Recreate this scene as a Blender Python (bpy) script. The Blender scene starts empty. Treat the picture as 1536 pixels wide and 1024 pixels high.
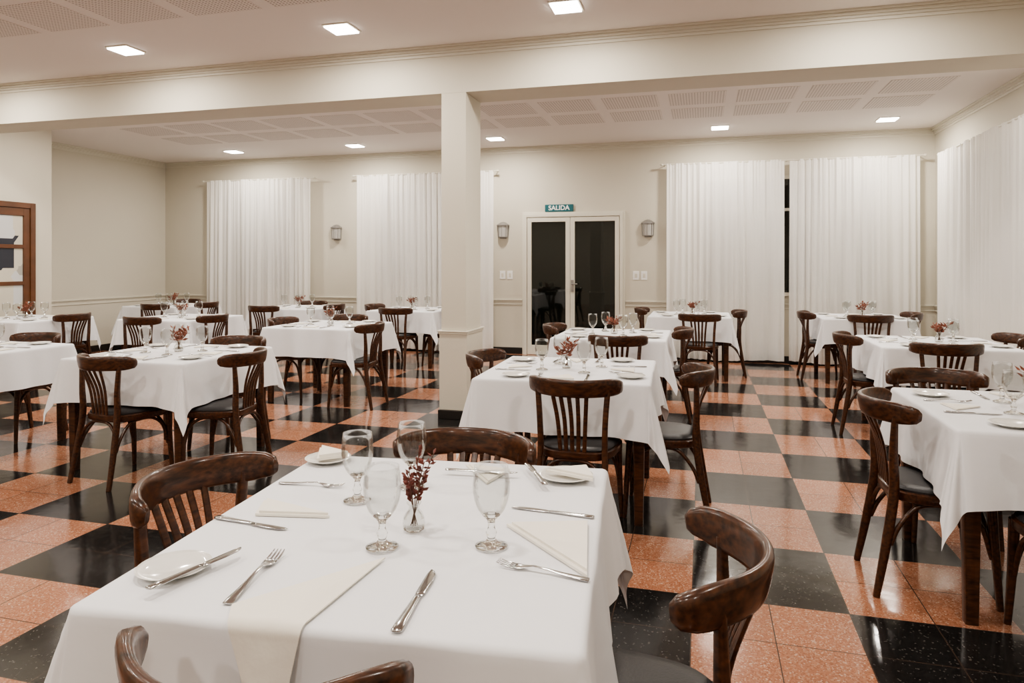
import bpy, math, random
from mathutils import Vector, Matrix, noise
random.seed(7)
D = bpy.data
scene = bpy.context.scene
COL = scene.collection
try:
    scene.view_settings.view_transform = 'AgX'
    scene.view_settings.look = 'AgX - Medium High Contrast'
except Exception as ex:
    print(ex)

# ------------------------------------------------------------------ materials
def new_mat(name):
    m = D.materials.new(name); m.use_nodes = True
    nt = m.node_tree
    b = nt.nodes["Principled BSDF"]
    return m, nt, b

def N(nt, t, **kw):
    n = nt.nodes.new(t)
    for k, v in kw.items():
        setattr(n, k, v)
    return n

def simple(name, col, rough=0.5, metal=0.0, coat=0.0, nscale=0, nstr=0.0, var=0.0, vscale=3.0, spec=0.5):
    m, nt, b = new_mat(name)
    b.inputs["Base Color"].default_value = (*col, 1)
    b.inputs["Roughness"].default_value = rough
    b.inputs["Metallic"].default_value = metal
    b.inputs["Coat Weight"].default_value = coat
    b.inputs["Specular IOR Level"].default_value = spec
    tc = N(nt, "ShaderNodeTexCoord")
    if nscale:
        no = N(nt, "ShaderNodeTexNoise"); no.inputs["Scale"].default_value = nscale
        no.inputs["Detail"].default_value = 4
        nt.links.new(tc.outputs["Object"], no.inputs["Vector"])
        bu = N(nt, "ShaderNodeBump"); bu.inputs["Strength"].default_value = nstr
        bu.inputs["Distance"].default_value = 0.01
        nt.links.new(no.outputs["Fac"], bu.inputs["Height"])
        nt.links.new(bu.outputs["Normal"], b.inputs["Normal"])
    if var:
        n2 = N(nt, "ShaderNodeTexNoise"); n2.inputs["Scale"].default_value = vscale
        nt.links.new(tc.outputs["Object"], n2.inputs["Vector"])
        cr = N(nt, "ShaderNodeValToRGB")
        cr.color_ramp.elements[0].position = 0.3; cr.color_ramp.elements[1].position = 0.7
        cr.color_ramp.elements[0].color = (*[c*(1-var) for c in col], 1)
        cr.color_ramp.elements[1].color = (*[min(1, c*(1+var)) for c in col], 1)
        nt.links.new(n2.outputs["Fac"], cr.inputs["Fac"])
        nt.links.new(cr.outputs["Color"], b.inputs["Base Color"])
    return m

M_wall = simple("wall_paint", (0.60, 0.57, 0.485), 0.75, nscale=60, nstr=0.05, var=0.015, vscale=1.5)
M_trimw = simple("trim_paint", (0.66, 0.635, 0.55), 0.45)
M_ceil = simple("ceiling_paint", (0.78, 0.735, 0.70), 0.8, nscale=80, nstr=0.03)
M_black = simple("baseboard_black", (0.02, 0.018, 0.017), 0.3)
M_cloth = simple("white_tablecloth", (0.74, 0.75, 0.77), 0.8, nscale=6, nstr=0.40)
M_napkin = simple("napkin_cloth", (0.79, 0.755, 0.675), 0.85, nscale=25, nstr=0.15)
M_plate = simple("ceramic", (0.74, 0.73, 0.69), 0.12, coat=0.5)
M_steel = simple("cutlery_steel", (0.50, 0.50, 0.50), 0.16, metal=1.0)
M_cushion = simple("black_leatherette", (0.014, 0.014, 0.016), 0.42, nscale=150, nstr=0.1)
M_metal = simple("sconce_metal", (0.30, 0.29, 0.28), 0.4, metal=0.6)
M_dglass = simple("night_glass", (0.004, 0.006, 0.005), 0.03, spec=0.7)
M_switch = simple("switch_plastic", (0.85, 0.85, 0.83), 0.35)
M_teal = simple("sign_teal", (0.012, 0.11, 0.13), 0.4)
M_white = simple("sign_white", (0.85, 0.87, 0.86), 0.5)
M_doorwood = simple("door_wood", (0.10, 0.038, 0.015), 0.3, coat=0.3, var=0.2, vscale=6)
M_leafred = simple("dried_leaf_red", (0.11, 0.022, 0.013), 0.6, var=0.4, vscale=30)
M_leafor = simple("dried_leaf_orange", (0.19, 0.058, 0.032), 0.6, var=0.4, vscale=30)
M_stem = simple("dried_stem", (0.10, 0.05, 0.025), 0.7)

def pane_mat():
    m, nt, b = new_mat("glazed_pane")
    tc = N(nt, "ShaderNodeTexCoord")
    mp = N(nt, "ShaderNodeMapping"); mp.inputs["Scale"].default_value = (1, 3.0, 2.2)
    nt.links.new(tc.outputs["Object"], mp.inputs["Vector"])
    vo = N(nt, "ShaderNodeTexVoronoi"); vo.distance = 'CHEBYCHEV'; vo.inputs["Scale"].default_value = 1.2
    nt.links.new(mp.outputs[0], vo.inputs["Vector"])
    sp = N(nt, "ShaderNodeSeparateColor"); nt.links.new(vo.outputs["Color"], sp.inputs[0])
    cr = N(nt, "ShaderNodeValToRGB"); cr.color_ramp.interpolation = 'CONSTANT'
    e = cr.color_ramp.elements
    e[0].color = (0.55, 0.52, 0.44, 1); e[0].position = 0; e[1].color = (0.36, 0.35, 0.31, 1); e[1].position = 0.4
    x = e.new(0.65); x.color = (0.03, 0.033, 0.045, 1)
    x = e.new(0.8); x.color = (0.55, 0.56, 0.56, 1)
    nt.links.new(sp.outputs[0], cr.inputs["Fac"]); nt.links.new(cr.outputs["Color"], b.inputs["Base Color"])
    b.inputs["Roughness"].default_value = 0.05
    return m
M_pane = pane_mat()

def wood():
    m, nt, b = new_mat("dark_bentwood")
    tc = N(nt, "ShaderNodeTexCoord")
    mp = N(nt, "ShaderNodeMapping"); mp.inputs["Scale"].default_value = (7, 34, 34)
    nt.links.new(tc.outputs["Object"], mp.inputs["Vector"])
    no = N(nt, "ShaderNodeTexNoise"); no.inputs["Scale"].default_value = 2.2; no.inputs["Detail"].default_value = 6
    nt.links.new(mp.outputs["Vector"], no.inputs["Vector"])
    cr = N(nt, "ShaderNodeValToRGB")
    cr.color_ramp.elements[0].position = 0.3; cr.color_ramp.elements[1].position = 0.75
    cr.color_ramp.elements[0].color = (0.013, 0.005, 0.0028, 1)
    cr.color_ramp.elements[1].color = (0.095, 0.034, 0.013, 1)
    nt.links.new(no.outputs["Fac"], cr.inputs["Fac"])
    nt.links.new(cr.outputs["Color"], b.inputs["Base Color"])
    b.inputs["Roughness"].default_value = 0.33
    b.inputs["Coat Weight"].default_value = 0.35
    b.inputs["Coat Roughness"].default_value = 0.15
    b.inputs["Specular IOR Level"].default_value = 0.35
    return m
M_wood = wood()

def glass_thin():
    m = D.materials.new("goblet_glass_thin"); m.use_nodes = True; nt = m.node_tree
    nt.nodes.clear()
    out = N(nt, "ShaderNodeOutputMaterial")
    tr = N(nt, "ShaderNodeBsdfTransparent"); tr.inputs["Color"].default_value = (0.945, 0.95, 0.945, 1)
    gl = N(nt, "ShaderNodeBsdfGlossy"); gl.inputs["Roughness"].default_value = 0.03
    gl.inputs["Color"].default_value = (1, 1, 1, 1)
    lw = N(nt, "ShaderNodeLayerWeight"); lw.inputs["Blend"].default_value = 0.22
    mr = N(nt, "ShaderNodeMapRange"); mr.inputs["To Min"].default_value = 0.015; mr.inputs["To Max"].default_value = 0.5
    mx = N(nt, "ShaderNodeMixShader")
    nt.links.new(lw.outputs["Fresnel"], mr.inputs["Value"])
    nt.links.new(mr.outputs["Result"], mx.inputs["Fac"])
    nt.links.new(tr.outputs[0], mx.inputs[1]); nt.links.new(gl.outputs[0], mx.inputs[2])
    nt.links.new(mx.outputs[0], out.inputs["Surface"])
    return m
M_glass = glass_thin()
m, nt, b = new_mat("goblet_glass_solid")
b.inputs["Transmission Weight"].default_value = 1; b.inputs["Roughness"].default_value = 0.02
b.inputs["IOR"].default_value = 1.48; b.inputs["Base Color"].default_value = (0.97, 0.98, 0.97, 1)
M_glass2 = m

def curtain_mat():
    m = D.materials.new("sheer_curtain"); m.use_nodes = True; nt = m.node_tree
    nt.nodes.clear()
    out = N(nt, "ShaderNodeOutputMaterial")
    d = N(nt, "ShaderNodeBsdfDiffuse"); d.inputs["Color"].default_value = (0.95, 0.94, 0.91, 1)
    t = N(nt, "ShaderNodeBsdfTranslucent"); t.inputs["Color"].default_value = (0.95, 0.94, 0.91, 1)
    tp = N(nt, "ShaderNodeBsdfTransparent")
    m1 = N(nt, "ShaderNodeMixShader"); m1.inputs["Fac"].default_value = 0.25
    m2 = N(nt, "ShaderNodeMixShader"); m2.inputs["Fac"].default_value = 0.10
    nt.links.new(d.outputs[0], m1.inputs[1]); nt.links.new(t.outputs[0], m1.inputs[2])
    nt.links.new(m1.outputs[0], m2.inputs[1]); nt.links.new(tp.outputs[0], m2.inputs[2])
    nt.links.new(m2.outputs[0], out.inputs["Surface"])
    return m
M_curt = curtain_mat()

TILE = 0.61
def floor_mat():
    m, nt, b = new_mat("checker_terrazzo")
    L = nt.links
    tc = N(nt, "ShaderNodeTexCoord")
    sub = N(nt, "ShaderNodeVectorMath", operation='SUBTRACT'); sub.inputs[1].default_value = (-0.04, 3.65, -0.3)
    L.new(tc.outputs["Object"], sub.inputs[0])
    sc = N(nt, "ShaderNodeVectorMath", operation='SCALE'); sc.inputs["Scale"].default_value = 1/TILE
    L.new(sub.outputs[0], sc.inputs[0])
    ck = N(nt, "ShaderNodeTexChecker"); ck.inputs["Scale"].default_value = 1.0
    L.new(sc.outputs[0], ck.inputs["Vector"])
    sc2 = N(nt, "ShaderNodeVectorMath", operation='SCALE'); sc2.inputs["Scale"].default_value = 2.0
    L.new(sc.outputs[0], sc2.inputs[0])
    fr = N(nt, "ShaderNodeVectorMath", operation='FRACTION'); L.new(sc2.outputs[0], fr.inputs[0])
    sx = N(nt, "ShaderNodeSeparateXYZ"); L.new(fr.outputs[0], sx.inputs[0])
    def edge(o):
        a = N(nt, "ShaderNodeMath", operation='SUBTRACT'); a.inputs[1].default_value = 0.5; L.new(o, a.inputs[0])
        c = N(nt, "ShaderNodeMath", operation='ABSOLUTE'); L.new(a.outputs[0], c.inputs[0])
        g = N(nt, "ShaderNodeMath", operation='GREATER_THAN'); g.inputs[1].default_value = 0.4930; L.new(c.outputs[0], g.inputs[0])
        return g.outputs[0]
    mx = N(nt, "ShaderNodeMath", operation='MAXIMUM')
    L.new(edge(sx.outputs[0]), mx.inputs[0]); L.new(edge(sx.outputs[1]), mx.inputs[1])
    vo = N(nt, "ShaderNodeTexVoronoi"); vo.inputs["Scale"].default_value = 185
    L.new(tc.outputs["Object"], vo.inputs["Vector"])
    sp = N(nt, "ShaderNodeSeparateColor"); L.new(vo.outputs["Color"], sp.inputs[0])
    r1 = N(nt, "ShaderNodeValToRGB"); r1.color_ramp.interpolation = 'CONSTANT'
    e = r1.color_ramp.elements
    e[0].color = (0.34, 0.150, 0.088, 1); e[0].position = 0
    e[1].color = (0.385, 0.180, 0.110, 1); e[1].position = 0.35
    for p, c in ((0.62, (0.28, 0.115, 0.065)), (0.80, (0.42, 0.235, 0.155)), (0.94, (0.52, 0.36, 0.27))):
        x = e.new(p); x.color = (*c, 1)
    L.new(sp.outputs[0], r1.inputs["Fac"])
    r2 = N(nt, "ShaderNodeValToRGB"); r2.color_ramp.interpolation = 'CONSTANT'
    e = r2.color_ramp.elements
    e[0].color = (0.010, 0.010, 0.010, 1); e[0].position = 0
    e[1].color = (0.016, 0.0155, 0.015, 1); e[1].position = 0.6
    x = e.new(0.965); x.color = (0.07, 0.065, 0.06, 1)
    L.new(sp.outputs[1], r2.inputs["Fac"])
    # slab-to-slab tone variation
    fl = N(nt, "ShaderNodeVectorMath", operation='FLOOR'); L.new(sc2.outputs[0], fl.inputs[0])
    wn = N(nt, "ShaderNodeTexWhiteNoise"); L.new(fl.outputs[0], wn.inputs["Vector"])
    vr = N(nt, "ShaderNodeMapRange"); vr.inputs["To Min"].default_value = 0.90; vr.inputs["To Max"].default_value = 1.08
    L.new(wn.outputs["Value"], vr.inputs["Value"])
    hs = N(nt, "ShaderNodeHueSaturation"); L.new(vr.outputs["Result"], hs.inputs["Value"]); L.new(r1.outputs["Color"], hs.inputs["Color"])
    mc = N(nt, "ShaderNodeMix", data_type='RGBA')
    L.new(ck.outputs["Fac"], mc.inputs["Factor"])
    L.new(hs.outputs["Color"], mc.inputs["A"]); L.new(r2.outputs["Color"], mc.inputs["B"])
    mj = N(nt, "ShaderNodeMix", data_type='RGBA'); mj.inputs["B"].default_value = (0.06, 0.04, 0.03, 1)
    L.new(mx.outputs[0], mj.inputs["Factor"]); L.new(mc.outputs["Result"], mj.inputs["A"])
    L.new(mj.outputs["Result"], b.inputs["Base Color"])
    no = N(nt, "ShaderNodeTexNoise"); no.inputs["Scale"].default_value = 2.5; no.inputs["Detail"].default_value = 3
    L.new(tc.outputs["Object"], no.inputs["Vector"])
    mr = N(nt, "ShaderNodeMapRange"); mr.inputs["To Min"].default_value = 0.07; mr.inputs["To Max"].default_value = 0.19
    L.new(no.outputs["Fac"], mr.inputs["Value"]); L.new(mr.outputs["Result"], b.inputs["Roughness"])
    b.inputs["Specular IOR Level"].default_value = 0.6
    n3 = N(nt, "ShaderNodeTexNoise"); n3.inputs["Scale"].default_value = 6
    L.new(tc.outputs["Object"], n3.inputs["Vector"])
    bu = N(nt, "ShaderNodeBump"); bu.inputs["Strength"].default_value = 0.07; bu.inputs["Distance"].default_value = 0.02
    L.new(n3.outputs["Fac"], bu.inputs["Height"]); L.new(bu.outputs[0], b.inputs["Normal"])
    return m
M_floor = floor_mat()

def perf_mat():
    m, nt, b = new_mat("perforated_gypsum"); L = nt.links
    tc = N(nt, "ShaderNodeTexCoord")
    sc = N(nt, "ShaderNodeVectorMath", operation='SCALE'); sc.inputs["Scale"].default_value = 1/0.03
    L.new(tc.outputs["Object"], sc.inputs[0])
    fr = N(nt, "ShaderNodeVectorMath", operation='FRACTION'); L.new(sc.outputs[0], fr.inputs[0])
    sb = N(nt, "ShaderNodeVectorMath", operation='SUBTRACT'); sb.inputs[1].default_value = (0.5, 0.5, 0); L.new(fr.outputs[0], sb.inputs[0])
    mu = N(nt, "ShaderNodeVectorMath", operation='MULTIPLY'); mu.inputs[1].default_value = (1, 1, 0); L.new(sb.outputs[0], mu.inputs[0])
    ln = N(nt, "ShaderNodeVectorMath", operation='LENGTH'); L.new(mu.outputs[0], ln.inputs[0])
    lt = N(nt, "ShaderNodeMath", operation='LESS_THAN'); lt.inputs[1].default_value = 0.27; L.new(ln.outputs["Value"], lt.inputs[0])
    mx = N(nt, "ShaderNodeMix", data_type='RGBA')
    mx.inputs["A"].default_value = (0.74, 0.69, 0.65, 1); mx.inputs["B"].default_value = (0.34, 0.31, 0.29, 1)
    L.new(lt.outputs[0], mx.inputs["Factor"]); L.new(mx.outputs["Result"], b.inputs["Base Color"])
    b.inputs["Roughness"].default_value = 0.8
    return m
M_perf = perf_mat()

m, nt, b = new_mat("led_diffuser")
b.inputs["Emission Color"].default_value = (1, 0.95, 0.88, 1); b.inputs["Emission Strength"].default_value = 10
M_led = m

# ------------------------------------------------------------------ mesh builder
class MB:
    def __init__(s): s.v = []; s.f = []; s.m = []; s.mats = []
    def mi(s, mat):
        if mat not in s.mats: s.mats.append(mat)
        return s.mats.index(mat)
    def box(s, x0, x1, y0, y1, z0, z1, mat):
        k = len(s.v); i = s.mi(mat)
        s.v += [(x0,y0,z0),(x1,y0,z0),(x1,y1,z0),(x0,y1,z0),(x0,y0,z1),(x1,y0,z1),(x1,y1,z1),(x0,y1,z1)]
        for f in ((0,3,2,1),(4,5,6,7),(0,1,5,4),(1,2,6,5),(2,3,7,6),(3,0,4,7)):
            s.f.append(tuple(k+a for a in f)); s.m.append(i)
    def lathe(s, prof, n, mat, c=(0,0,0), matfn=None, sx=1, sy=1):
        k = len(s.v); i = s.mi(mat)
        for (r, z) in prof:
            for a in range(n):
                t = 2*math.pi*a/n
                s.v.append((c[0]+r*math.cos(t)*sx, c[1]+r*math.sin(t)*sy, c[2]+z))
        for j in range(len(prof)-1):
            mm = i if matfn is None else s.mi(matfn((prof[j][1]+prof[j+1][1])/2))
            for a in range(n):
                b2 = (a+1) % n
                s.f.append((k+j*n+a, k+j*n+b2, k+(j+1)*n+b2, k+(j+1)*n+a)); s.m.append(mm)
    def sweep(s, pts, w, t, mat, ref=(0,0,1), n=10, p=2.6, cap=True):
        i = s.mi(mat); k = len(s.v); P = [Vector(q) for q in pts]; L = len(P)
        if not hasattr(w, '__len__'): w = [w]*L
        if not hasattr(t, '__len__'): t = [t]*L
        ref = Vector(ref)
        for j in range(L):
            T = (P[min(j+1, L-1)]-P[max(j-1, 0)]).normalized()
            S = (ref - ref.dot(T)*T).normalized(); B = T.cross(S)
            for a in range(n):
                an = 2*math.pi*(a+0.5)/n
                ca, sa = math.cos(an), math.sin(an)
                x = math.copysign(abs(ca)**(2/p), ca)*w[j]/2; y = math.copysign(abs(sa)**(2/p), sa)*t[j]/2
                s.v.append(tuple(P[j]+S*x+B*y))
        for j in range(L-1):
            for a in range(n):
                b2 = (a+1) % n
                s.f.append((k+j*n+a, k+j*n+b2, k+(j+1)*n+b2, k+(j+1)*n+a)); s.m.append(i)
        if cap:
            s.f.append(tuple(k+a for a in reversed(range(n)))); s.m.append(i)
            s.f.append(tuple(k+(L-1)*n+a for a in range(n))); s.m.append(i)
    def grid(s, fn, nu, nv, mat):
        k = len(s.v); i = s.mi(mat)
        for a in range(nu+1):
            for b2 in range(nv+1): s.v.append(tuple(fn(a/nu, b2/nv)))
        for a in range(nu):
            for b2 in range(nv):
                q = k+a*(nv+1)+b2
                s.f.append((q, q+nv+1, q+nv+2, q+1)); s.m.append(i)
    def mesh(s, name, smooth=False, angle=None):
        me = D.meshes.new(name); me.from_pydata(s.v, [], s.f)
        for mt in s.mats: me.materials.append(mt)
        me.polygons.foreach_set("material_index", s.m)
        if smooth: me.polygons.foreach_set("use_smooth", [True]*len(s.f))
        me.validate(); me.update()
        if angle and smooth:
            try: me.set_sharp_from_angle(angle=math.radians(angle))
            except Exception: pass
        return me

def put(name, me, loc=(0,0,0), rz=0.0, parent=None, sc=None):
    o = D.objects.new(name, me); COL.objects.link(o)
    o.location = loc; o.rotation_euler = (0, 0, rz)
    if sc: o.scale = sc
    if parent: o.parent = parent
    return o
def bevel(o, w=0.004, seg=2):
    md = o.modifiers.new("bevel", 'BEVEL'); md.width = w; md.segments = seg; md.limit_method = 'ANGLE'
    return o
def catmull(pts, k=6):
    P = [Vector(p) for p in pts]; P = [2*P[0]-P[1]] + P + [2*P[-1]-P[-2]]
    out = []
    for i in range(1, len(P)-2):
        for j in range(k):
            t = j/k
            out.append(0.5*((2*P[i]) + (P[i+1]-P[i-1])*t + (2*P[i-1]-5*P[i]+4*P[i+1]-P[i+2])*t*t + (3*P[i]-P[i-1]-3*P[i+1]+P[i+2])*t**3))
    out.append(P[-2]); return out
def boxobj(name, x0, x1, y0, y1, z0, z1, mat, bv=0):
    mb = MB(); mb.box(x0, x1, y0, y1, z0, z1, mat); o = put(name, mb.mesh(name))
    if bv: bevel(o, bv)
    return o

# ------------------------------------------------------------------ room shell
YB, XR, XL, XLF, YF = 10.5, 3.02, -9.38, -8.45, -3.0
YJ = 7.4
BY0, BY1, BZ = 5.93, 6.36, 2.95
CF, CR = 3.37, 3.22
boxobj("floor", XL-0.2, XR+0.2, YF-0.2, YB+0.2, -0.1, 0, M_floor)
boxobj("ceiling", XL-0.2, XR+0.2, YF-0.2, BY0+0.1, CF, CF+0.1, M_ceil)
boxobj("ceiling", XL-0.2, XR+0.2, BY0+0.1, YB+0.2, CR, CR+0.1, M_ceil)
boxobj("wall_back", XL-0.15, XR+0.15, YB, YB+0.15, 0, CF, M_wall)
boxobj("wall_right", XR, XR+0.15, YF, YB, 0, CF, M_wall)
boxobj("wall_left", XL-0.15, XL, YJ, YB, 0, CF, M_wall)
boxobj("wall_left_front", XLF-0.93-0.15, XLF, YF, YJ, 0, CF, M_wall)
boxobj("wall_front", XLF, XR, YF-0.15, YF, 0, CF, M_wall)
boxobj("ceiling_beam", XLF, XR, BY0, BY1, BZ, CF, M_wall)
# pillar
mb = MB()
px0, px1 = -2.286, -2.05
mb.box(px0, px1, BY0, BY1, 0.80, BZ, M_wall)
mb.box(px0-0.015, px1+0.015, BY0-0.015, BY1+0.015, 0.08, 0.785, M_wall)
mb.box(px0-0.03, px1+0.03, BY0-0.03, BY1+0.03, 0.785, 0.80, M_trimw)
mb.box(px0-0.022, px1+0.022, BY0-0.022, BY1+0.022, 0.765, 0.785, M_trimw)
mb.box(px0-0.025, px1+0.025, BY0-0.025, BY1+0.025, 0.0, 0.08, M_black)
bevel(put("pillar", mb.mesh("pillar")), 0.004)

# trims : stepped profiles hugging walls
tn = [0]
def trim(run, fixed, side, a, b, steps, mat=M_trimw, name=None):
    """run 'x' or 'y'; fixed = wall coordinate; side = direction into the room; steps = [(depth,z0,z1)]"""
    tn[0] += 1; mb = MB()
    for d, z0, z1 in steps:
        q0, q1 = sorted((fixed, fixed+side*d))
        if run == 'x': mb.box(a, b, q0, q1, z0, z1, mat)
        else: mb.box(q0, q1, a, b, z0, z1, mat)
    nm = name or "trim_%d" % tn[0]
    return bevel(put(nm, mb.mesh(nm)), 0.003)
def corn(c): return [(0.075, c-0.018, c), (0.055, c-0.040, c-0.018), (0.03, c-0.060, c-0.040), (0.014, c-0.085, c-0.060)]
trim('x', YB, -1, XL, XR, corn(CR))
trim('y', XR, -1, BY1, YB, corn(CR))
trim('y', XL, 1, YJ, YB, corn(CR))
trim('x', BY1, 1, XLF, XR, [(0.05, CR-0.03, CR), (0.02, CR-0.06, CR-0.03)])
trim('x', BY0, -1, XLF, XR, corn(CF))
trim('y', XR, -1, YF, BY0, corn(CF))
trim('y', XLF, 1, YF, BY0, corn(CF))
rail = [(0.022, 0.835, 0.852), (0.012, 0.820, 0.835), (0.012, 0.768, 0.780)]
for a, b_ in ((XL, -2.70), (-1.105, XR)): trim('x', YB, -1, a, b_, rail)
trim('y', XL, 1, YJ, YB, rail)
trim('y', XR, -1, YF, YB, rail)
bb = [(0.014, 0, 0.10)]
trim('x', YB, -1, XL, -2.70, bb, M_black, "baseboard_back")
trim('x', YB, -1, -1.105, XR, bb, M_black, "baseboard_back_right")
trim('y', XR, -1, YF, YB, bb, M_black, "baseboard_right")
trim('y', XL, 1, YJ, YB, bb, M_black, "baseboard_left")
trim('y', XLF, 1, YF, 5.85, bb, M_black, "baseboard_left_front")

# perforated ceiling panels
def perf_field(name, xs, ys, z, s=0.60, sy=0.56):
    mb = MB()
    for x in xs:
        for y in ys: mb.box(x-s/2, x+s/2, y-sy/2, y+sy/2, z-0.004, z, M_perf)
    put(name, mb.mesh(name))
perf_field("acoustic_ceiling_panels", [-6.45+0.72*i for i in range(11)], [4.38, 3.66, 2.94, 2.2], CF)
perf_field("acoustic_ceiling_panels", [-7.25+0.72*i for i in range(14)], [7.15, 7.90, 8.65], CR)

# downlights
mb = MB(); h = 0.105
mb.box(-h-0.012, h+0.012, -h-0.012, -h, -0.010, 0, M_trimw); mb.box(-h-0.012, h+0.012, h, h+0.012, -0.010, 0, M_trimw)
mb.box(-h-0.012, -h, -h, h, -0.010, 0, M_trimw); mb.box(h, h+0.012, -h, h, -0.010, 0, M_trimw)
mb.box(-h, h, -h, h, -0.022, 0, M_led)
me_dl = mb.mesh("downlight")
def downlight(x, y, z, p):
    o = put("square_led_downlight", me_dl, (x, y, z))
    l = D.lights.new("led_lamp", 'AREA'); l.shape = 'SQUARE'; l.size = 0.2; l.energy = p
    l.color = (1.0, 0.915, 0.82)
    lo = D.objects.new("led_lamp", l); COL.objects.link(lo); lo.parent = o; lo.location = (0, 0, -0.024)
PW = 37
for y in (5.22, 1.6, -1.5):
    for x in (-7.2, -5.1, -2.9, -1.0, 1.2): downlight(x, y, CF, PW)
for x in (-7.28, -5.12, -2.88, 0.23, 2.24): downlight(x, 9.63, CR, PW*1.05)
for x in (-7.28, -5.12, -2.88, 0.23, 2.24): downlight(x, 6.72, CR, PW*0.7)  # unseen row added behind the beam to light the floor

# ------------------------------------------------------------------ windows, door, sign
def window(name, x0, x1, z0, z1, mull):
    mb = MB(); y = YB; d = 0.035
    mb.box(x0, x1, y-0.012, y, z0, z1, M_dglass)
    f = 0.05
    mb.box(x0-f, x1+f, y-d, y, z1, z1+f, M_trimw); mb.box(x0-f-0.03, x1+f+0.03, y-0.06, y, z0-f, z0, M_trimw)
    mb.box(x0-f, x0, y-d, y, z0, z1, M_trimw); mb.box(x1, x1+f, y-d, y, z0, z1, M_trimw)
    for q in mull: mb.box(q-0.025, q+0.025, y-d+0.005, y, z0, z1, M_trimw)
    mb.box(x0, x1, y-d+0.008, y, z1-0.45, z1-0.41, M_trimw)
    return bevel(put(name, mb.mesh(name)), 0.003)
window("window_1", 0.0, 2.3, 1.0, 2.6, (0.6, 1.7))
window("window_2", -8.1, -6.65, 1.0, 2.6, (-7.37,))
window("window_3", -5.1, -3.5, 1.0, 2.6, (-4.3,))
mb = MB(); x = XR
mb.box(x-0.012, x, 7.2, 9.4, 1.0, 2.6, M_dglass)
mb.box(x-0.035, x, 7.15, 9.45, 2.6, 2.65, M_trimw); mb.box(x-0.06, x, 7.12, 9.48, 0.95, 1.0, M_trimw)
for q in (7.175, 8.3, 9.425): mb.box(x-0.035, x, q-0.025, q+0.025, 1.0, 2.6, M_trimw)
bevel(put("window_4", mb.mesh("window_4")), 0.003)

# main double door (back wall)
mb = MB(); dx0, dx1, dt = -2.665, -1.14, 2.17
y = YB
mb.box(dx0, dx0+0.045, y-0.05, y, 0, dt, M_trimw); mb.box(dx1-0.045, dx1, y-0.05, y, 0, dt, M_trimw)
mb.box(dx0+0.045, dx1-0.045, y-0.05, y, dt-0.045, dt, M_trimw)
mb.box(dx0-0.03, dx0, y-0.025, y, 0, dt+0.03, M_trimw); mb.box(dx1, dx1+0.03, y-0.025, y, 0, dt+0.03, M_trimw)
mb.box(dx0, dx1, y-0.025, y, dt, dt+0.03, M_trimw)
for (l0, l1) in ((dx0+0.05, -1.9425), (-1.9375, dx1-0.05)):
    st = 0.068
    mb.box(l0, l0+st, y-0.04, y-0.003, 0.005, dt-0.05, M_trimw); mb.box(l1-st, l1, y-0.04, y-0.003, 0.005, dt-0.05, M_trimw)
    mb.box(l0+st, l1-st, y-0.04, y-0.003, dt-0.12, dt-0.05, M_trimw); mb.box(l0+st, l1-st, y-0.04, y-0.003, 0.005, 0.15, M_trimw)
    mb.box(l0+st, l1-st, y-0.018, y-0.006, 0.15, dt-0.12, M_dglass)
# lock and knob
mb.box(-1.925, -1.885, y-0.052, y-0.04, 0.98, 1.16, M_metal)
mb.sweep([(-1.905, y-0.045, 1.1), (-1.905, y-0.085, 1.1)], 0.02, 0.02, M_metal)
mb.sweep([(-1.905, y-0.08, 1.1), (-1.86, y-0.085, 1.1), (-1.82, y-0.085, 1.1)], 0.018, 0.018, M_metal)
bevel(put("door_1", mb.mesh("door_1")), 0.003)

# exit sign
mb = MB(); mb.box(-0.22, 0.22, -0.03, 0, 0, 0.11, M_teal)
sgn = bevel(put("exit_sign", mb.mesh("exit_sign"), (-2.115, YB-0.001, 2.205)), 0.004)
tcv = D.curves.new("txt", 'FONT'); tcv.body = "SALIDA"; tcv.size = 0.1; tcv.align_x = 'CENTER'; tcv.align_y = 'CENTER'; tcv.extrude = 0.001; tcv.offset = 0.002
to = D.objects.new("sign_lettering", tcv); COL.objects.link(to); to.parent = sgn
to.location = (0, -0.0315, 0.055); to.rotation_euler = (math.pi/2, 0, 0); tcv.materials.append(M_white)

# wooden glazed door on left wall
mb = MB(); x = XLF; a0, a1, top = 5.95, 7.13, 2.19
F = 0.07
mb.box(x, x+0.05, a0-F, a0, 0, top, M_doorwood); mb.box(x, x+0.05, a1-F, a1, 0, top, M_doorwood)
mb.box(x, x+0.05, a0, a1-F, top-F, top, M_doorwood)
def leaf(b0, b1):
    s_ = 0.085
    mb.box(x+0.004, x+0.035, b0, b0+s_, 0.01, top-F, M_doorwood); mb.box(x+0.004, x+0.035, b1-s_, b1, 0.01, top-F, M_doorwood)
    for z0, z1 in ((0.01, 0.28), (0.66, 0.71), (1.13, 1.18), (1.60, 1.65), (top-F-0.1, top-F)):
        mb.box(x+0.004, x+0.035, b0+s_, b1-s_, z0, z1, M_doorwood)
    mb.box(x+0.008, x+0.018, b0+s_, b1-s_, 0.28, top-F-0.1, M_pane)
leaf(a0, (a0+a1-F)/2-0.002); leaf((a0+a1-F)/2+0.002, a1-F)
bevel(put("door_2", mb.mesh("door_2")), 0.004)

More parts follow.
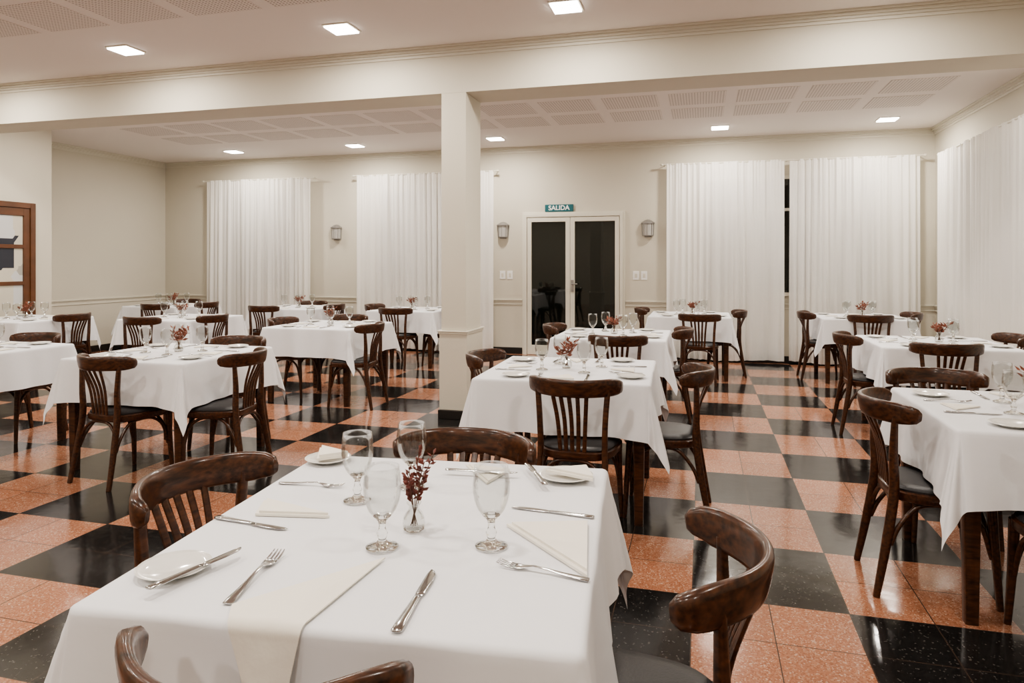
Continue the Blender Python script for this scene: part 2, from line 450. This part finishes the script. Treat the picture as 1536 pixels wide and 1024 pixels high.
# sconces
def sconce_mesh():
    mb = MB()
    mb.box(-0.05, 0.05, -0.012, 0, 0.0, 0.22, M_metal)
    def half(r, z, n=9): return [(r*math.cos(math.pi+math.pi*i/(n-1)), r*math.sin(math.pi+math.pi*i/(n-1))-0.012, z) for i in range(n)]
    def loft(r0, z0, r1, z1, mat):
        A = half(r0, z0); B = half(r1, z1); k = len(mb.v); i = mb.mi(mat); mb.v += A+B
        for j in range(8): mb.f.append((k+j, k+j+1, k+9+j+1, k+9+j)); mb.m.append(i)
    def disc(r, z, mat):
        k = len(mb.v); i = mb.mi(mat); mb.v += half(r, z); mb.f.append(tuple(range(k, k+9))); mb.m.append(i)
    loft(0.100, 0.20, 0.100, 0.215, M_metal); loft(0.100, 0.215, 0.05, 0.25, M_metal); loft(0.05, 0.25, 0.012, 0.262, M_metal)
    disc(0.100, 0.20, M_metal); disc(0.012, 0.262, M_metal)
    loft(0.085, 0.02, 0.085, 0.03, M_metal); disc(0.085, 0.02, M_metal); disc(0.085, 0.03, M_metal)
    loft(0.075, 0.03, 0.083, 0.20, M_sglass)
    for i in range(0, 9, 2):
        a = math.pi+math.pi*i/8
        mb.sweep([(0.082*math.cos(a), 0.082*math.sin(a)-0.012, 0.028), (0.09*math.cos(a), 0.09*math.sin(a)-0.012, 0.203)], 0.007, 0.007, M_metal, ref=(1, 0.3, 0), n=6)
    return mb.mesh("wall_sconce")
M_sglass = simple("frosted_glass", (0.45, 0.44, 0.42), 0.25, spec=0.8)
me_sc = sconce_mesh()
for x in (-5.92, -3.01, -0.774): put("wall_sconce", me_sc, (x, YB, 1.80))
# switches
mb = MB()
for dx in (-0.06, 0.06):
    mb.box(dx-0.045, dx+0.045, -0.008, 0, 0, 0.13, M_switch); mb.box(dx-0.018, dx+0.018, -0.013, -0.008, 0.035, 0.095, M_trimw)
me_sw = mb.mesh("light_switch")
for x in (-2.96, -0.89): bevel(put("light_switch", me_sw, (x, YB, 1.165)), 0.003)

# ------------------------------------------------------------------ curtains
def curtain(name, p0, p1, nrm, ztop, zbot=0.035, seed=0, rod=True):
    p0 = Vector((*p0, 0)); p1 = Vector((*p1, 0)); d = p1-p0; Ln = d.length; d.normalize(); nrm = Vector((*nrm, 0))
    nu = int(Ln*190)
    def fn(u, v):
        s = u*Ln
        a = noise.noise(Vector((s*14.0, 0.25*v, seed*7.1)))
        b_ = noise.noise(Vector((s*5.5, 0.35*v, seed*3.3+20)))
        c = math.sin(2*math.pi*s/0.088 + 6.0*noise.noise(Vector((s*2.2, 0.3*v, seed+50))))
        c = math.copysign(abs(c)**0.8, c)
        top = (1-v)**4
        off = (0.050*a + 0.045*b_*(0.3+0.7*v) + 0.019*c*(0.6+0.4*math.sin(s*3+seed)))*(0.65+0.5*v) + 0.005*top*math.sin(s*150)
        z = ztop+(zbot-ztop)*v + (0.012*math.sin(s*5+seed) if v == 1 else 0)
        P = p0+d*(s+0.012*v*b_)+nrm*off
        return (P.x, P.y, z)
    mb = MB(); mb.grid(fn, nu, 14, M_curt)
    return put(name, mb.mesh(name, smooth=True))
CY = 10.36
curtain("sheer_curtain", (-0.497, CY), (1.11, CY), (0, -1), 2.86, seed=1)
curtain("sheer_curtain", (1.18, CY), (2.80, CY), (0, -1), 2.86, seed=2)
curtain("sheer_curtain", (-8.39, CY), (-6.34, CY), (0, -1), 2.86, seed=3)
curtain("sheer_curtain", (-5.47, CY), (-3.13, CY), (0, -1), 2.86, seed=4)
curtain("sheer_curtain", (2.89, 9.9), (2.89, 6.75), (-1, 0), 2.80, seed=5)
def rodm(name, a, b_):
    mb = MB(); a = Vector(a); b_ = Vector(b_); d = (b_-a).normalized()
    rf = (0, 0, 1)
    mb.sweep([a-d*0.05, b_+d*0.05], 0.02, 0.02, M_trimw, ref=rf)
    for e, s_ in ((a, -1), (b_, 1)):
        mb.sweep([e+d*s_*0.05, e+d*s_*0.06, e+d*s_*0.08, e+d*s_*0.09], [0.02, 0.035, 0.035, 0.01], [0.02, 0.035, 0.035, 0.01], M_trimw, ref=rf)
    out = Vector((0, 1, 0)) if abs(d.x) > 0.5 else Vector((1, 0, 0))
    L_ = 0.13 if abs(d.x) > 0.5 else 0.115
    for e in (a-d*0.03, (a+b_)/2, b_+d*0.03):
        mb.sweep([e, e+out*L_], 0.012, 0.02, M_trimw, ref=rf)
    put(name, mb.mesh(name))
for a, b_ in ((-0.497, 2.80), (-8.39, -6.34), (-5.47, -3.13)):
    rodm("curtain_rod", (a, CY+0.01, 2.85), (b_, CY+0.01, 2.85))
rodm("curtain_rod", (2.90, 6.8, 2.79), (2.90, 9.88, 2.79))

# ------------------------------------------------------------------ chair
def chair_mesh():
    mb = MB(); W = M_wood
    def outline(sc, n=40):
        out = []
        for i in range(n):
            a = 2*math.pi*i/n; c, s = math.cos(a), math.sin(a); p = 3.4
            x = math.copysign(abs(c)**(2/p), c); y = math.copysign(abs(s)**(2/p), s)
            wx = 0.205+0.018*y
            out.append((x*wx*sc, 0.005+y*0.205*sc))
        return out
    def loops(levels, mat, capb=True):
        k = len(mb.v); i = mb.mi(mat); n = 40
        for sc, z in levels:
            for (x, y) in outline(sc): mb.v.append((x, y, z))
        for j in range(len(levels)-1):
            for a in range(n):
                b2 = (a+1) % n; mb.f.append((k+j*n+a, k+j*n+b2, k+(j+1)*n+b2, k+(j+1)*n+a)); mb.m.append(i)
        mb.f.append(tuple(k+a for a in reversed(range(n)))); mb.m.append(i)
        mb.f.append(tuple(k+(len(levels)-1)*n+a for a in range(n))); mb.m.append(i)
    loops([(0.97, 0.400), (1.0, 0.407), (1.0, 0.437), (0.96, 0.443)], W)
    loops([(0.95, 0.441), (0.955, 0.451), (0.90, 0.461), (0.7, 0.467), (0.3, 0.470)], M_cushion)
    HW = 0.225
    yr = lambda x: -0.275+0.130*(abs(x)/HW)**2.2
    pts = []
    for i in range(25):
        x = -HW+2*HW*i/24
        pts.append((x, yr(x), 0.777))
    e0 = [(-HW-0.008, -0.118, 0.774), (-HW-0.005, -0.104, 0.772)]; e1 = [(-a, b_, c) for a, b_, c in e0]
    pts = e0[::-1]+pts+e1
    L_ = len(pts); w = []; t = []
    for i in range(L_):
        q = min(i, L_-1-i)
        w.append([0.034, 0.062, 0.078, 0.087][q] if q < 4 else 0.091)
        t.append([0.018, 0.032, 0.036, 0.033][q] if q < 4 else 0.028)
    mb.sweep(pts, w, t, W, ref=(0, -0.18, 1), n=16, p=3.2)
    for sg in (-1, 1):
        p = catmull([(sg*0.190, -0.262, 0), (sg*0.180, -0.225, 0.20), (sg*0.168, -0.190, 0.43), (sg*0.171, -0.192, 0.60), (sg*0.183, yr(0.183)+0.004, 0.765)], 6)
        n_ = len(p)
        ww = [0.026+0.014*math.sin(math.pi*min(1, i/n_*1.1)) for i in range(n_)]
        mb.sweep(p, ww, [0.030]*n_, W, ref=(0, 1, 0), n=10, p=3)
        p = catmull([(sg*0.192, 0.192, 0), (sg*0.182, 0.180, 0.2), (sg*0.178, 0.165, 0.42)], 6)
        mb.sweep(p, [0.024+0.014*i/(len(p)-1) for i in range(len(p))], [0.024+0.014*i/(len(p)-1) for i in range(len(p))], W, ref=(0, 1, 0), n=10, p=3)
        p = catmull([(sg*0.178, 0.168, 0.20), (sg*0.172, 0.13, 0.33), (sg*0.165, 0.06, 0.388), (sg*0.160, -0.02, 0.396), (sg*0.162, -0.10, 0.38), (sg*0.172, -0.17, 0.30), (sg*0.178, -0.205, 0.22)], 5)
        mb.sweep(p, 0.018, 0.020, W, ref=(1, 0, 0), n=8, p=2.2)
    for yy, zb in ((0.170, 0.20), (-0.205, 0.24)):
        ins = 0.9 if yy > 0 else 0.95
        p = catmull([(-0.180, yy, zb), (-0.155, yy*ins, 0.32), (-0.09, yy*ins*0.95, 0.384), (0, yy*ins*0.93, 0.396), (0.09, yy*ins*0.95, 0.384), (0.155, yy*ins, 0.32), (0.180, yy, zb)], 5)
        mb.sweep(p, 0.020, 0.018, W, ref=(0, 1, 0), n=8, p=2.2)
    for i in range(5):
        q = i-2
        p = catmull([(q*0.031, -0.186, 0.43), (q*0.036, -0.205, 0.60), (q*0.044, yr(q*0.044)+0.006, 0.75)], 5)
        mb.sweep(p, 0.022, 0.012, W, ref=(1, 0, 0), n=8, p=3.2)
    return mb.mesh("dining_chair", smooth=True, angle=50)
me_chair = chair_mesh()
R = math.radians
def chair(x, y, face):
    """face: heading in degrees, 0 = towards +Y (back wall), 90 = -X, -90 = +X, 180 = towards viewer"""
    return put("dining_chair", me_chair, (x, y, 0), R(face))

# ------------------------------------------------------------------ table
def table_mesh(w, d):
    mb = MB(); hw, hd = w/2-0.012, d/2-0.012
    mb.box(-hw, hw, -hd, hd, 0.725, 0.752, M_wood)
    for sx in (-1, 1):
        mb.box(*sorted((sx*(hw-0.055), sx*(hw-0.035))), -hd+0.07, hd-0.07, 0.63, 0.725, M_wood)
        mb.box(-hw+0.07, hw-0.07, *sorted((sx*(hd-0.055), sx*(hd-0.035))), 0.63, 0.725, M_wood)
        for sy in (-1, 1):
            cx, cy = sx*(hw-0.05), sy*(hd-0.05)
            mb.sweep([(cx, cy, 0), (cx, cy, 0.35), (cx, cy, 0.60), (cx, cy, 0.725)], [0.048, 0.058, 0.066, 0.066], [0.048, 0.058, 0.066, 0.066], M_wood, ref=(1, 0, 0), n=12, p=6)
    return mb.mesh("table_frame", smooth=True, angle=40)
ZT = 0.762
def cloth_mesh(w, d, o, seed, k0=0.24):
    rnd = random.Random(seed); hw, hd = w/2-0.012, d/2-0.012; rr = 0.014
    bend = rr*math.pi/2
    def axis(hh):
        s = [-hh+2*hh*i/32 for i in range(33)]
        ov = [bend*q for q in (0.33, 0.66, 1.0)]+[bend+(o-bend)*q/18 for q in range(1, 19)]
        return [-hh-q for q in reversed(ov)]+s+[hh+q for q in ov]
    ax, ay = axis(hw), axis(hd)
    ph = [rnd.uniform(0, 6.28) for _ in range(8)]
    kk = {(sx, sy): k0*rnd.uniform(0.7, 1.4) for sx in (-1, 1) for sy in (-1, 1)}
    sk = {(sx, sy): rnd.uniform(0.6, 1.6) for sx in (-1, 1) for sy in (-1, 1)}
    slope = 0.05
    def prof(r, sl):
        if r < bend: a = r/rr; return rr*math.sin(a), rr*(1-math.cos(a))
        q = r-bend
        return rr+sl*q, rr+q*math.sqrt(1-sl*sl)
    verts = []
    for y in ay:
        for x in ax:
            ox, oy = max(0, abs(x)-hw), max(0, abs(y)-hd); sx = 1 if x > 0 else -1; sy = 1 if y > 0 else -1
            if ox == 0 and oy == 0:
                z = ZT + 0.0010*noise.noise(Vector((x*4, y*4, seed)))
                verts.append((x, y, z)); continue
            r = math.hypot(ox, oy); f = min(1, r/o)
            if ox > 0 and oy > 0:
                phi = (math.atan2(oy, ox)/(math.pi/2))**sk[(sx, sy)]*(math.pi/2)
                s2 = max(0.0, math.sin(2*phi))
                k = kk[(sx, sy)]*s2**1.2 * min(1, r/0.05)
                out, drop = prof(r, slope+k)
                out += f*(0.045*max(0.0, 1-s2*1.6)+0.016*math.sin(phi*9+ph[4])*s2)
                ang = math.atan2(oy, ox); sa2 = math.sin(2*ang)
                verts.append((sx*(hw+out*math.cos(ang)), sy*(hd+out*math.sin(ang)), ZT-drop*(1.04+0.12*sa2*f)))
            else:
                if ox > 0:
                    t, hh, pp = y, hd, ph[0 if sx > 0 else 1]
                else:
                    t, hh, pp = x, hw, ph[2 if sy > 0 else 3]
                tt = abs(t)/hh; win = 1-tt**4
                out, drop = prof(r, slope)
                out += f*(win*(0.015*math.sin(t*12+pp)+0.011*math.sin(t*27+pp*2)+0.012)+0.045*tt**7)
                drop *= 1+0.04*tt**3
                if ox > 0: verts.append((sx*(hw+out), y, ZT-drop))
                else: verts.append((x, sy*(hd+out), ZT-drop))
    n = len(ax); mb = MB(); mb.v = verts; i = mb.mi(M_cloth)
    for a in range(len(ay)-1):
        for b2 in range(n-1):
            q = a*n+b2; mb.f.append((q, q+1, q+n+1, q+n)); mb.m.append(i)
    return mb.mesh("tablecloth", smooth=True)
tmesh = table_mesh(0.98, 0.98)
cl_var = [cloth_mesh(0.98, 0.98, 0.29, s) for s in range(6)]

# ------------------------------------------------------------------ tableware
mb = MB()
gp = [(0.0005,0.0),(0.030,0.0),(0.036,0.001),(0.037,0.004),(0.030,0.007),(0.014,0.012),(0.0085,0.020),(0.012,0.030),(0.0125,0.034),(0.0085,0.042),(0.0075,0.052),(0.010,0.062),(0.020,0.072),(0.031,0.086),(0.038,0.104),(0.0425,0.126),(0.0425,0.146),(0.0405,0.166),(0.0385,0.184),
      (0.0373,0.184),(0.039,0.166),(0.0408,0.146),(0.0408,0.126),(0.0362,0.105),(0.029,0.088),(0.018,0.077),(0.0005,0.073)]
mb.lathe(gp, 28, M_glass, matfn=lambda z: M_glass if z > 0.0725 else M_glass2)
me_gob = mb.mesh("water_goblet", smooth=True)
mb = MB()
pp = [(0.0005,0.0),(0.045,0.0),(0.047,0.002),(0.060,0.007),(0.079,0.013),(0.081,0.0145),(0.079,0.016),(0.060,0.0105),(0.046,0.006),(0.0005,0.005)]
mb.lathe(pp, 40, M_plate); me_plate = mb.mesh("bread_plate", smooth=True, angle=60)

def fork():
    mb = MB(); 
    hp = [(-0.10, 0.001, 0.010), (-0.098, 0.001, 0.018), (-0.08, 0.0015, 0.019), (-0.05, 0.003, 0.014), (-0.01, 0.007, 0.008), (0.02, 0.009, 0.007), (0.035, 0.006, 0.012), (0.045, 0.003, 0.023), (0.055, 0.0025, 0.026), (0.060, 0.0025, 0.026)]
    mb.sweep([(0, y, z+0.0015) for y, z, w in hp], [w for _, _, w in hp], 0.0028, M_steel, ref=(1, 0, 0), n=8, p=3)
    for i in range(4):
        x = (i-1.5)*0.0070
        mb.sweep([(x, 0.058, 0.004), (x, 0.075, 0.0045), (x*0.95, 0.090, 0.007), (x*0.93, 0.100, 0.010)], [0.0045, 0.004, 0.0035, 0.0015], 0.002, M_steel, ref=(1, 0, 0), n=6, p=3)
    return mb.mesh("fork", smooth=True)
def knife():
    mb = MB()
    hp = [(-0.11, 0.012), (-0.107, 0.019), (-0.08, 0.019), (-0.03, 0.015), (0.0, 0.013), (0.008, 0.011)]
    mb.sweep([(0, y, 0.0035) for y, w in hp], [w for _, w in hp], [0.004, 0.006, 0.006, 0.005, 0.005, 0.004], M_steel, ref=(1, 0, 0), n=8, p=2.6)
    bp = [(0.004, 0.012, 0), (0.02, 0.018, 0.001), (0.06, 0.020, 0.001), (0.09, 0.018, 0.0), (0.105, 0.010, -0.003), (0.110, 0.003, -0.005)]
    mb.sweep([(dx, y, 0.0028) for y, w, dx in bp], [w for _, w, _ in bp], 0.0018, M_steel, ref=(1, 0, 0), n=8, p=3)
    return mb.mesh("table_knife", smooth=True)
me_fork, me_knife = fork(), knife()

def napkin_mesh(tri, seed=0, thick=0.006, bend_y=None, n=14, layers=2):
    """folded triangular napkin (stacked layers); tri = three 2-D corners; bend_y -> falls over the table edge"""
    A, B, C = [Vector((*q, 0)) for q in tri]
    if (B-A).cross(C-A).z < 0: B, C = C, B
    mb = MB(); i = mb.mi(M_napkin); G = (A+B+C)/3
    for ly in range(layers):
        sh = 1-0.07*ly; A2, B2, C2 = [(G+(q-G)*sh+Vector((0.004*ly, 0.003*ly, 0))) for q in (A, B, C)]
        z0 = 0.0008+ly*thick*0.5
        def pos(a, b_, lev):
            P = A2*(1-a-b_)+B2*a+C2*b_
            ed = max(0.0, min(a, b_, 1-a-b_))
            z = z0 + lev*(thick*0.5) + (0.0035*(0.5+noise.noise(Vector((P.x*14, P.y*14, seed))))*min(1, ed*6) if lev else 0)
            x, y = P.x, P.y
            if bend_y is not None and y < bend_y:
                q = bend_y-y; rr = 0.018; off = z
                if q < rr*1.57: an = q/rr; y = bend_y-math.sin(an)*(rr+off); z = (rr+off)*math.cos(an)-rr
                else:
                    q2 = q-rr*1.57
                    z = -rr-q2*0.97; y = bend_y-rr-off-q2*0.24-0.004*math.sin(x*60)*min(1, q2*10)
            return (x, y, z)
        rings = []
        for up in (1, 0):
            idx = {}
            for a in range(n+1):
                for b_ in range(n+1-a):
                    idx[(a, b_)] = len(mb.v); mb.v.append(pos(a/n, b_/n, up))
            for a in range(n):
                for b_ in range(n-a):
                    t = (idx[(a, b_)], idx[(a+1, b_)], idx[(a, b_+1)])
                    mb.f.append(t if up else t[::-1]); mb.m.append(i)
                    if a+b_ < n-1:
                        t = (idx[(a+1, b_)], idx[(a+1, b_+1)], idx[(a, b_+1)])
                        mb.f.append(t if up else t[::-1]); mb.m.append(i)
            rings.append([idx[(q, 0)] for q in range(n)]+[idx[(n-q, q)] for q in range(n)]+[idx[(0, n-q)] for q in range(n)])
        for q in range(3*n):
            r2 = (q+1) % (3*n)
            mb.f.append((rings[1][q], rings[1][r2], rings[0][r2], rings[0][q])); mb.m.append(i)
    return mb.mesh("napkin", smooth=True, angle=40)
me_nap = [napkin_mesh([(-0.10, -0.09), (0.10, -0.09), (0.02, 0.13)], 1), napkin_mesh([(-0.09, -0.08), (0.11, -0.05), (-0.03, 0.12)], 2)]

def vase_mesh(kind, seed):
    rnd = random.Random(seed); mb = MB()
    vp = [(0.0005,0),(0.020,0),(0.025,0.004),(0.027,0.016),(0.026,0.030),(0.020,0.042),(0.013,0.050),(0.013,0.058),(0.018,0.066),
          (0.0165,0.066),(0.0115,0.058),(0.0115,0.050),(0.018,0.041),(0.024,0.029),(0.025,0.016),(0.022,0.006),(0.0005,0.005)]
    mb.lathe(vp, 24, M_glass, matfn=lambda z: M_glass2 if z < 0.006 else M_glass)
    leafm = M_leafred if kind == 0 else M_leafor
    ns = 7 if kind == 0 else 9
    for s_ in range(ns):
        az = 2*math.pi*s_/ns+rnd.uniform(-0.4, 0.4); H = rnd.uniform(0.10, 0.180) if kind == 0 else rnd.uniform(0.085, 0.14)
        lean = rnd.uniform(0.015, 0.055)
        if kind == 1: lean = rnd.uniform(0.02, 0.07)
        c, s = math.cos(az), math.sin(az)
        P = catmull([(-c*0.008, -s*0.008, 0.012), (0.2*lean*c, 0.2*lean*s, 0.062), (lean*0.6*c, lean*0.6*s, H*0.75), (lean*c, lean*s, H)], 5)
        mb.sweep(P, 0.0022, 0.0022, M_stem, ref=(c*0.7+0.3, s, 0.1), n=5, p=2)
        cnt = 13 if kind == 0 else 8
        for j in range(cnt):
            t = 0.45+0.55*j/(cnt-1); q = P[min(len(P)-1, int(t*(len(P)-1)))]
            if q.z < 0.068: continue
            dr = Vector((rnd.uniform(-1, 1), rnd.uniform(-1, 1), rnd.uniform(0.1, 1.0))).normalized()
            sd = dr.cross(Vector((rnd.uniform(-1, 1), rnd.uniform(-1, 1), rnd.uniform(-1, 1)))).normalized()
            ln = rnd.uniform(0.014, 0.024) if kind == 0 else rnd.uniform(0.022, 0.048)
            wd = ln*(0.34 if kind == 0 else 0.2)
            up = dr.cross(sd)*wd*0.5
            k = len(mb.v); i = mb.mi(leafm)
            mb.v += [tuple(q), tuple(q+dr*ln*0.5+sd*wd), tuple(q+dr*ln), tuple(q+dr*ln*0.5-sd*wd), tuple(q+dr*ln*0.5+up), tuple(q+dr*ln*0.5-up)]
            for f in ((0,1,4),(1,2,4),(2,3,4),(3,0,4),(1,0,5),(2,1,5),(3,2,5),(0,3,5)): mb.f.append(tuple(k+a for a in f)); mb.m.append(i)
    return mb.mesh("bud_vase_with_dried_flowers", smooth=False)
me_vase = [vase_mesh(0, 3), vase_mesh(1, 5), vase_mesh(1, 9)]

def on_table(nm, me, tx, ty, rot, lx, ly, lr=0, dz=0.0012, sc=None):
    c, s = math.cos(rot), math.sin(rot)
    return put(nm, me, (tx+c*lx-s*ly, ty+s*lx+c*ly, ZT+dz), rot+lr, sc=sc)

ti = [0]
def table(x, y, rot=0.0, level=2):
    r = R(rot); i = ti[0]; ti[0] += 1
    t = put("dining_table", tmesh, (x, y, 0), r)
    c = put("tablecloth", cl_var[i % 6], (0, 0, 0), 0, parent=t)
    rnd = random.Random(100+i)
    on_table("bud_vase_with_dried_flowers", me_vase[1+i % 2], x, y, r, rnd.uniform(-.04, .04), rnd.uniform(-.04, .04), rnd.uniform(0, 6), sc=(1.2,)*3)
    for q in range(4):
        a = q*math.pi/2; ca, sa = math.cos(a), math.sin(a)
        def loc(lx, ly): return (ca*lx-sa*ly, sa*lx+ca*ly)
        j = lambda s_=0.012: rnd.uniform(-s_, s_)
        px, py = loc(-0.27+j(), -0.37+j()); on_table("bread_plate", me_plate, x, y, r, px, py, 0)
        gx, gy = loc(0.10+j(), -0.17+j()); on_table("water_goblet", me_gob, x, y, r, gx, gy, 0)
        nx, ny = loc(0.0+j(), -0.335+j(0.006)); on_table("napkin", me_nap[q % 2], x, y, r, nx, ny, a+j(0.2), sc=(0.75, 0.75, 1))
        if level >= 2:
            fx, fy = loc(-0.13+j(0.006), -0.34+j()); on_table("fork", me_fork, x, y, r, fx, fy, a+j(0.1))
            kx, ky = loc(0.14+j(0.006), -0.33+j()); on_table("table_knife", me_knife, x, y, r, kx, ky, a+j(0.1))

# --- foreground table
T1 = (-0.715, 1.605, R(5.5))
t = put("dining_table", table_mesh(0.96, 1.06), (T1[0], T1[1], 0), T1[2])
put("tablecloth", cloth_mesh(0.96, 1.06, 0.30, 11, 0.24), (0, 0, 0), 0, parent=t)
def item(nm, me, x, y, rz=0.0, dz=0.0012, sc=None, tilt=0):
    o = put(nm, me, (x, y, ZT+dz), rz, sc=sc)
    if tilt: o.rotation_euler = (tilt, 0, rz)
    return o
def aim(x0, y0, x1, y1): return math.atan2(-(x1-x0), y1-y0)
for gx, gy in ((-0.894, 1.694), (-0.80, 1.84), (-0.693, 1.43), (-0.458, 1.50)): item("water_goblet", me_gob, gx, gy)
item("bud_vase_with_dried_flowers", me_vase[0], -0.666, 1.546)
item("bread_plate", me_plate, -1.055, 1.205, sc=(0.9, 0.9, 1))
item("bread_plate", me_plate, -0.39, 2.035)
item("bread_plate", me_plate, -1.165, 2.01, sc=(0.9, 0.9, 1))
item("table_knife", me_knife, -0.992, 1.20, aim(-1.016, 1.103, -0.969, 1.298), dz=0.0175)
item("fork", me_fork, -0.875, 1.225, aim(-0.852, 1.097, -0.898, 1.365), sc=(1.15,)*3)
item("table_knife", me_knife, -0.522, 1.225, aim(-0.507, 1.084, -0.537, 1.365), sc=(1.12,)*3)
item("fork", me_fork, -0.318, 1.402, aim(-0.224, 1.39, -0.413, 1.415))
item("table_knife", me_knife, -0.37, 1.745, aim(-0.26, 1.735, -0.4795, 1.755))
item("fork", me_fork, -1.085, 1.778, aim(-1.19, 1.77, -0.98, 1.785))
item("table_knife", me_knife, -1.068, 1.475, aim(-1.184, 1.487, -0.953, 1.46))
item("table_knife", me_knife, -0.475, 2.00, aim(-0.42, 1.93, -0.50, 2.08), dz=0.0175)
item("table_knife", me_knife, -0.64, 1.99, aim(-0.74, 1.98, -0.54, 2.0), dz=0.0135)
hd = 1.06/2-0.012
nm_ = napkin_mesh([(0.034, -0.236), (-0.175, -0.48), (-0.045, -0.76)], 5, thick=0.006, bend_y=-hd, n=72, layers=1)
put("napkin", nm_, (T1[0], T1[1], ZT+0.003), T1[2])
me = napkin_mesh([(-0.458, 1.626), (-0.225, 1.40), (-0.27, 1.69)], 6, thick=0.012); put("napkin", me, (0, 0, ZT+0.001))
me = napkin_mesh([(-1.13, 1.62), (-1.09, 1.525), (-0.90, 1.56)], 7, thick=0.012); put("napkin", me, (0, 0, ZT+0.001))
me = napkin_mesh([(-0.45, 2.03), (-0.30, 1.975), (-0.34, 2.09)], 8, thick=0.014); put("napkin", me, (0, 0, ZT+0.017))
me = napkin_mesh([(-1.23, 2.07), (-1.17, 1.95), (-1.10, 2.02)], 9, thick=0.018); put("napkin", me, (0, 0, ZT+0.017))
me = napkin_mesh([(-0.72, 2.08), (-0.60, 1.92), (-0.57, 2.06)], 10, thick=0.008); put("napkin", me, (0, 0, ZT+0.001))

chair(-1.195, 1.64, -97)
chair(-0.15, 1.52, 88)
chair(-0.76, 2.06, 182)
chair(-0.67, 1.07, 3)

# --- other tables
table(-0.77, 4.20, 2); chair(-0.63, 3.70, -3); chair(-1.21, 4.38, -92); chair(-0.22, 4.06, 90)
table(-0.78, 6.40, 0); chair(-0.68, 5.90, 4); chair(-1.20, 6.62, -90); chair(-0.36, 6.50, 90)
table(1.44, 3.52, 0); chair(0.97, 3.42, -90); chair(1.22, 4.10, 180); chair(1.34, 2.93, 0)
table(1.83, 6.40, 0); chair(1.75, 5.96, 0); chair(1.36, 6.40, -90); chair(2.30, 6.60, 92)
table(1.85, 9.28, 0, 1); chair(1.87, 8.93, 0); chair(1.42, 9.2, -90); chair(2.25, 9.3, 90)
table(-0.15, 9.12, 0, 1); chair(-0.02, 8.58, -4); chair(0.26, 9.2, 90); chair(-0.58, 9.4, -90)
table(-3.70, 4.22, 0); chair(-3.67, 3.77, -10); chair(-3.13, 4.02, 98); chair(-3.55, 4.62, 180)
table(-5.36, 3.98, 0); chair(-5.35, 4.40, 180); chair(-5.4, 3.5, 0)
table(-7.70, 6.40, 0, 1); chair(-7.30, 6.55, 90)
table(-6.05, 7.05, 0, 1); chair(-6.0, 6.50, 0); chair(-5.60, 6.85, 90)
table(-8.0, 9.1, 0, 1); chair(-7.75, 8.60, 0); chair(-7.5, 9.1, 90); chair(-8.2, 9.55, 180)
table(-5.8, 9.15, 0, 1); chair(-5.95, 8.65, 0); chair(-5.32, 9.1, 90); chair(-5.9, 9.6, 180)
table(-3.80, 6.60, 0); chair(-3.32, 6.25, 92); chair(-3.9, 7.04, 180); chair(-4.22, 6.6, -90)
table(-3.95, 9.15, 0, 1); chair(-3.95, 8.68, 0); chair(-3.52, 9.1, 90); chair(-4.42, 9.2, -90)

# ------------------------------------------------------------------ world, camera
w = D.worlds.new("World"); scene.world = w; w.use_nodes = True
w.node_tree.nodes["Background"].inputs["Color"].default_value = (0.02, 0.022, 0.03, 1)
cam = D.cameras.new("Camera"); co = D.objects.new("Camera", cam); COL.objects.link(co)
co.location = (0, 0, 1.4); co.rotation_euler = (math.pi/2, 0, math.radians(15.28))
cam.sensor_width = 36; cam.lens = 1043/1536*36; cam.shift_y = -116/1536; cam.clip_start = 0.05
scene.camera = co
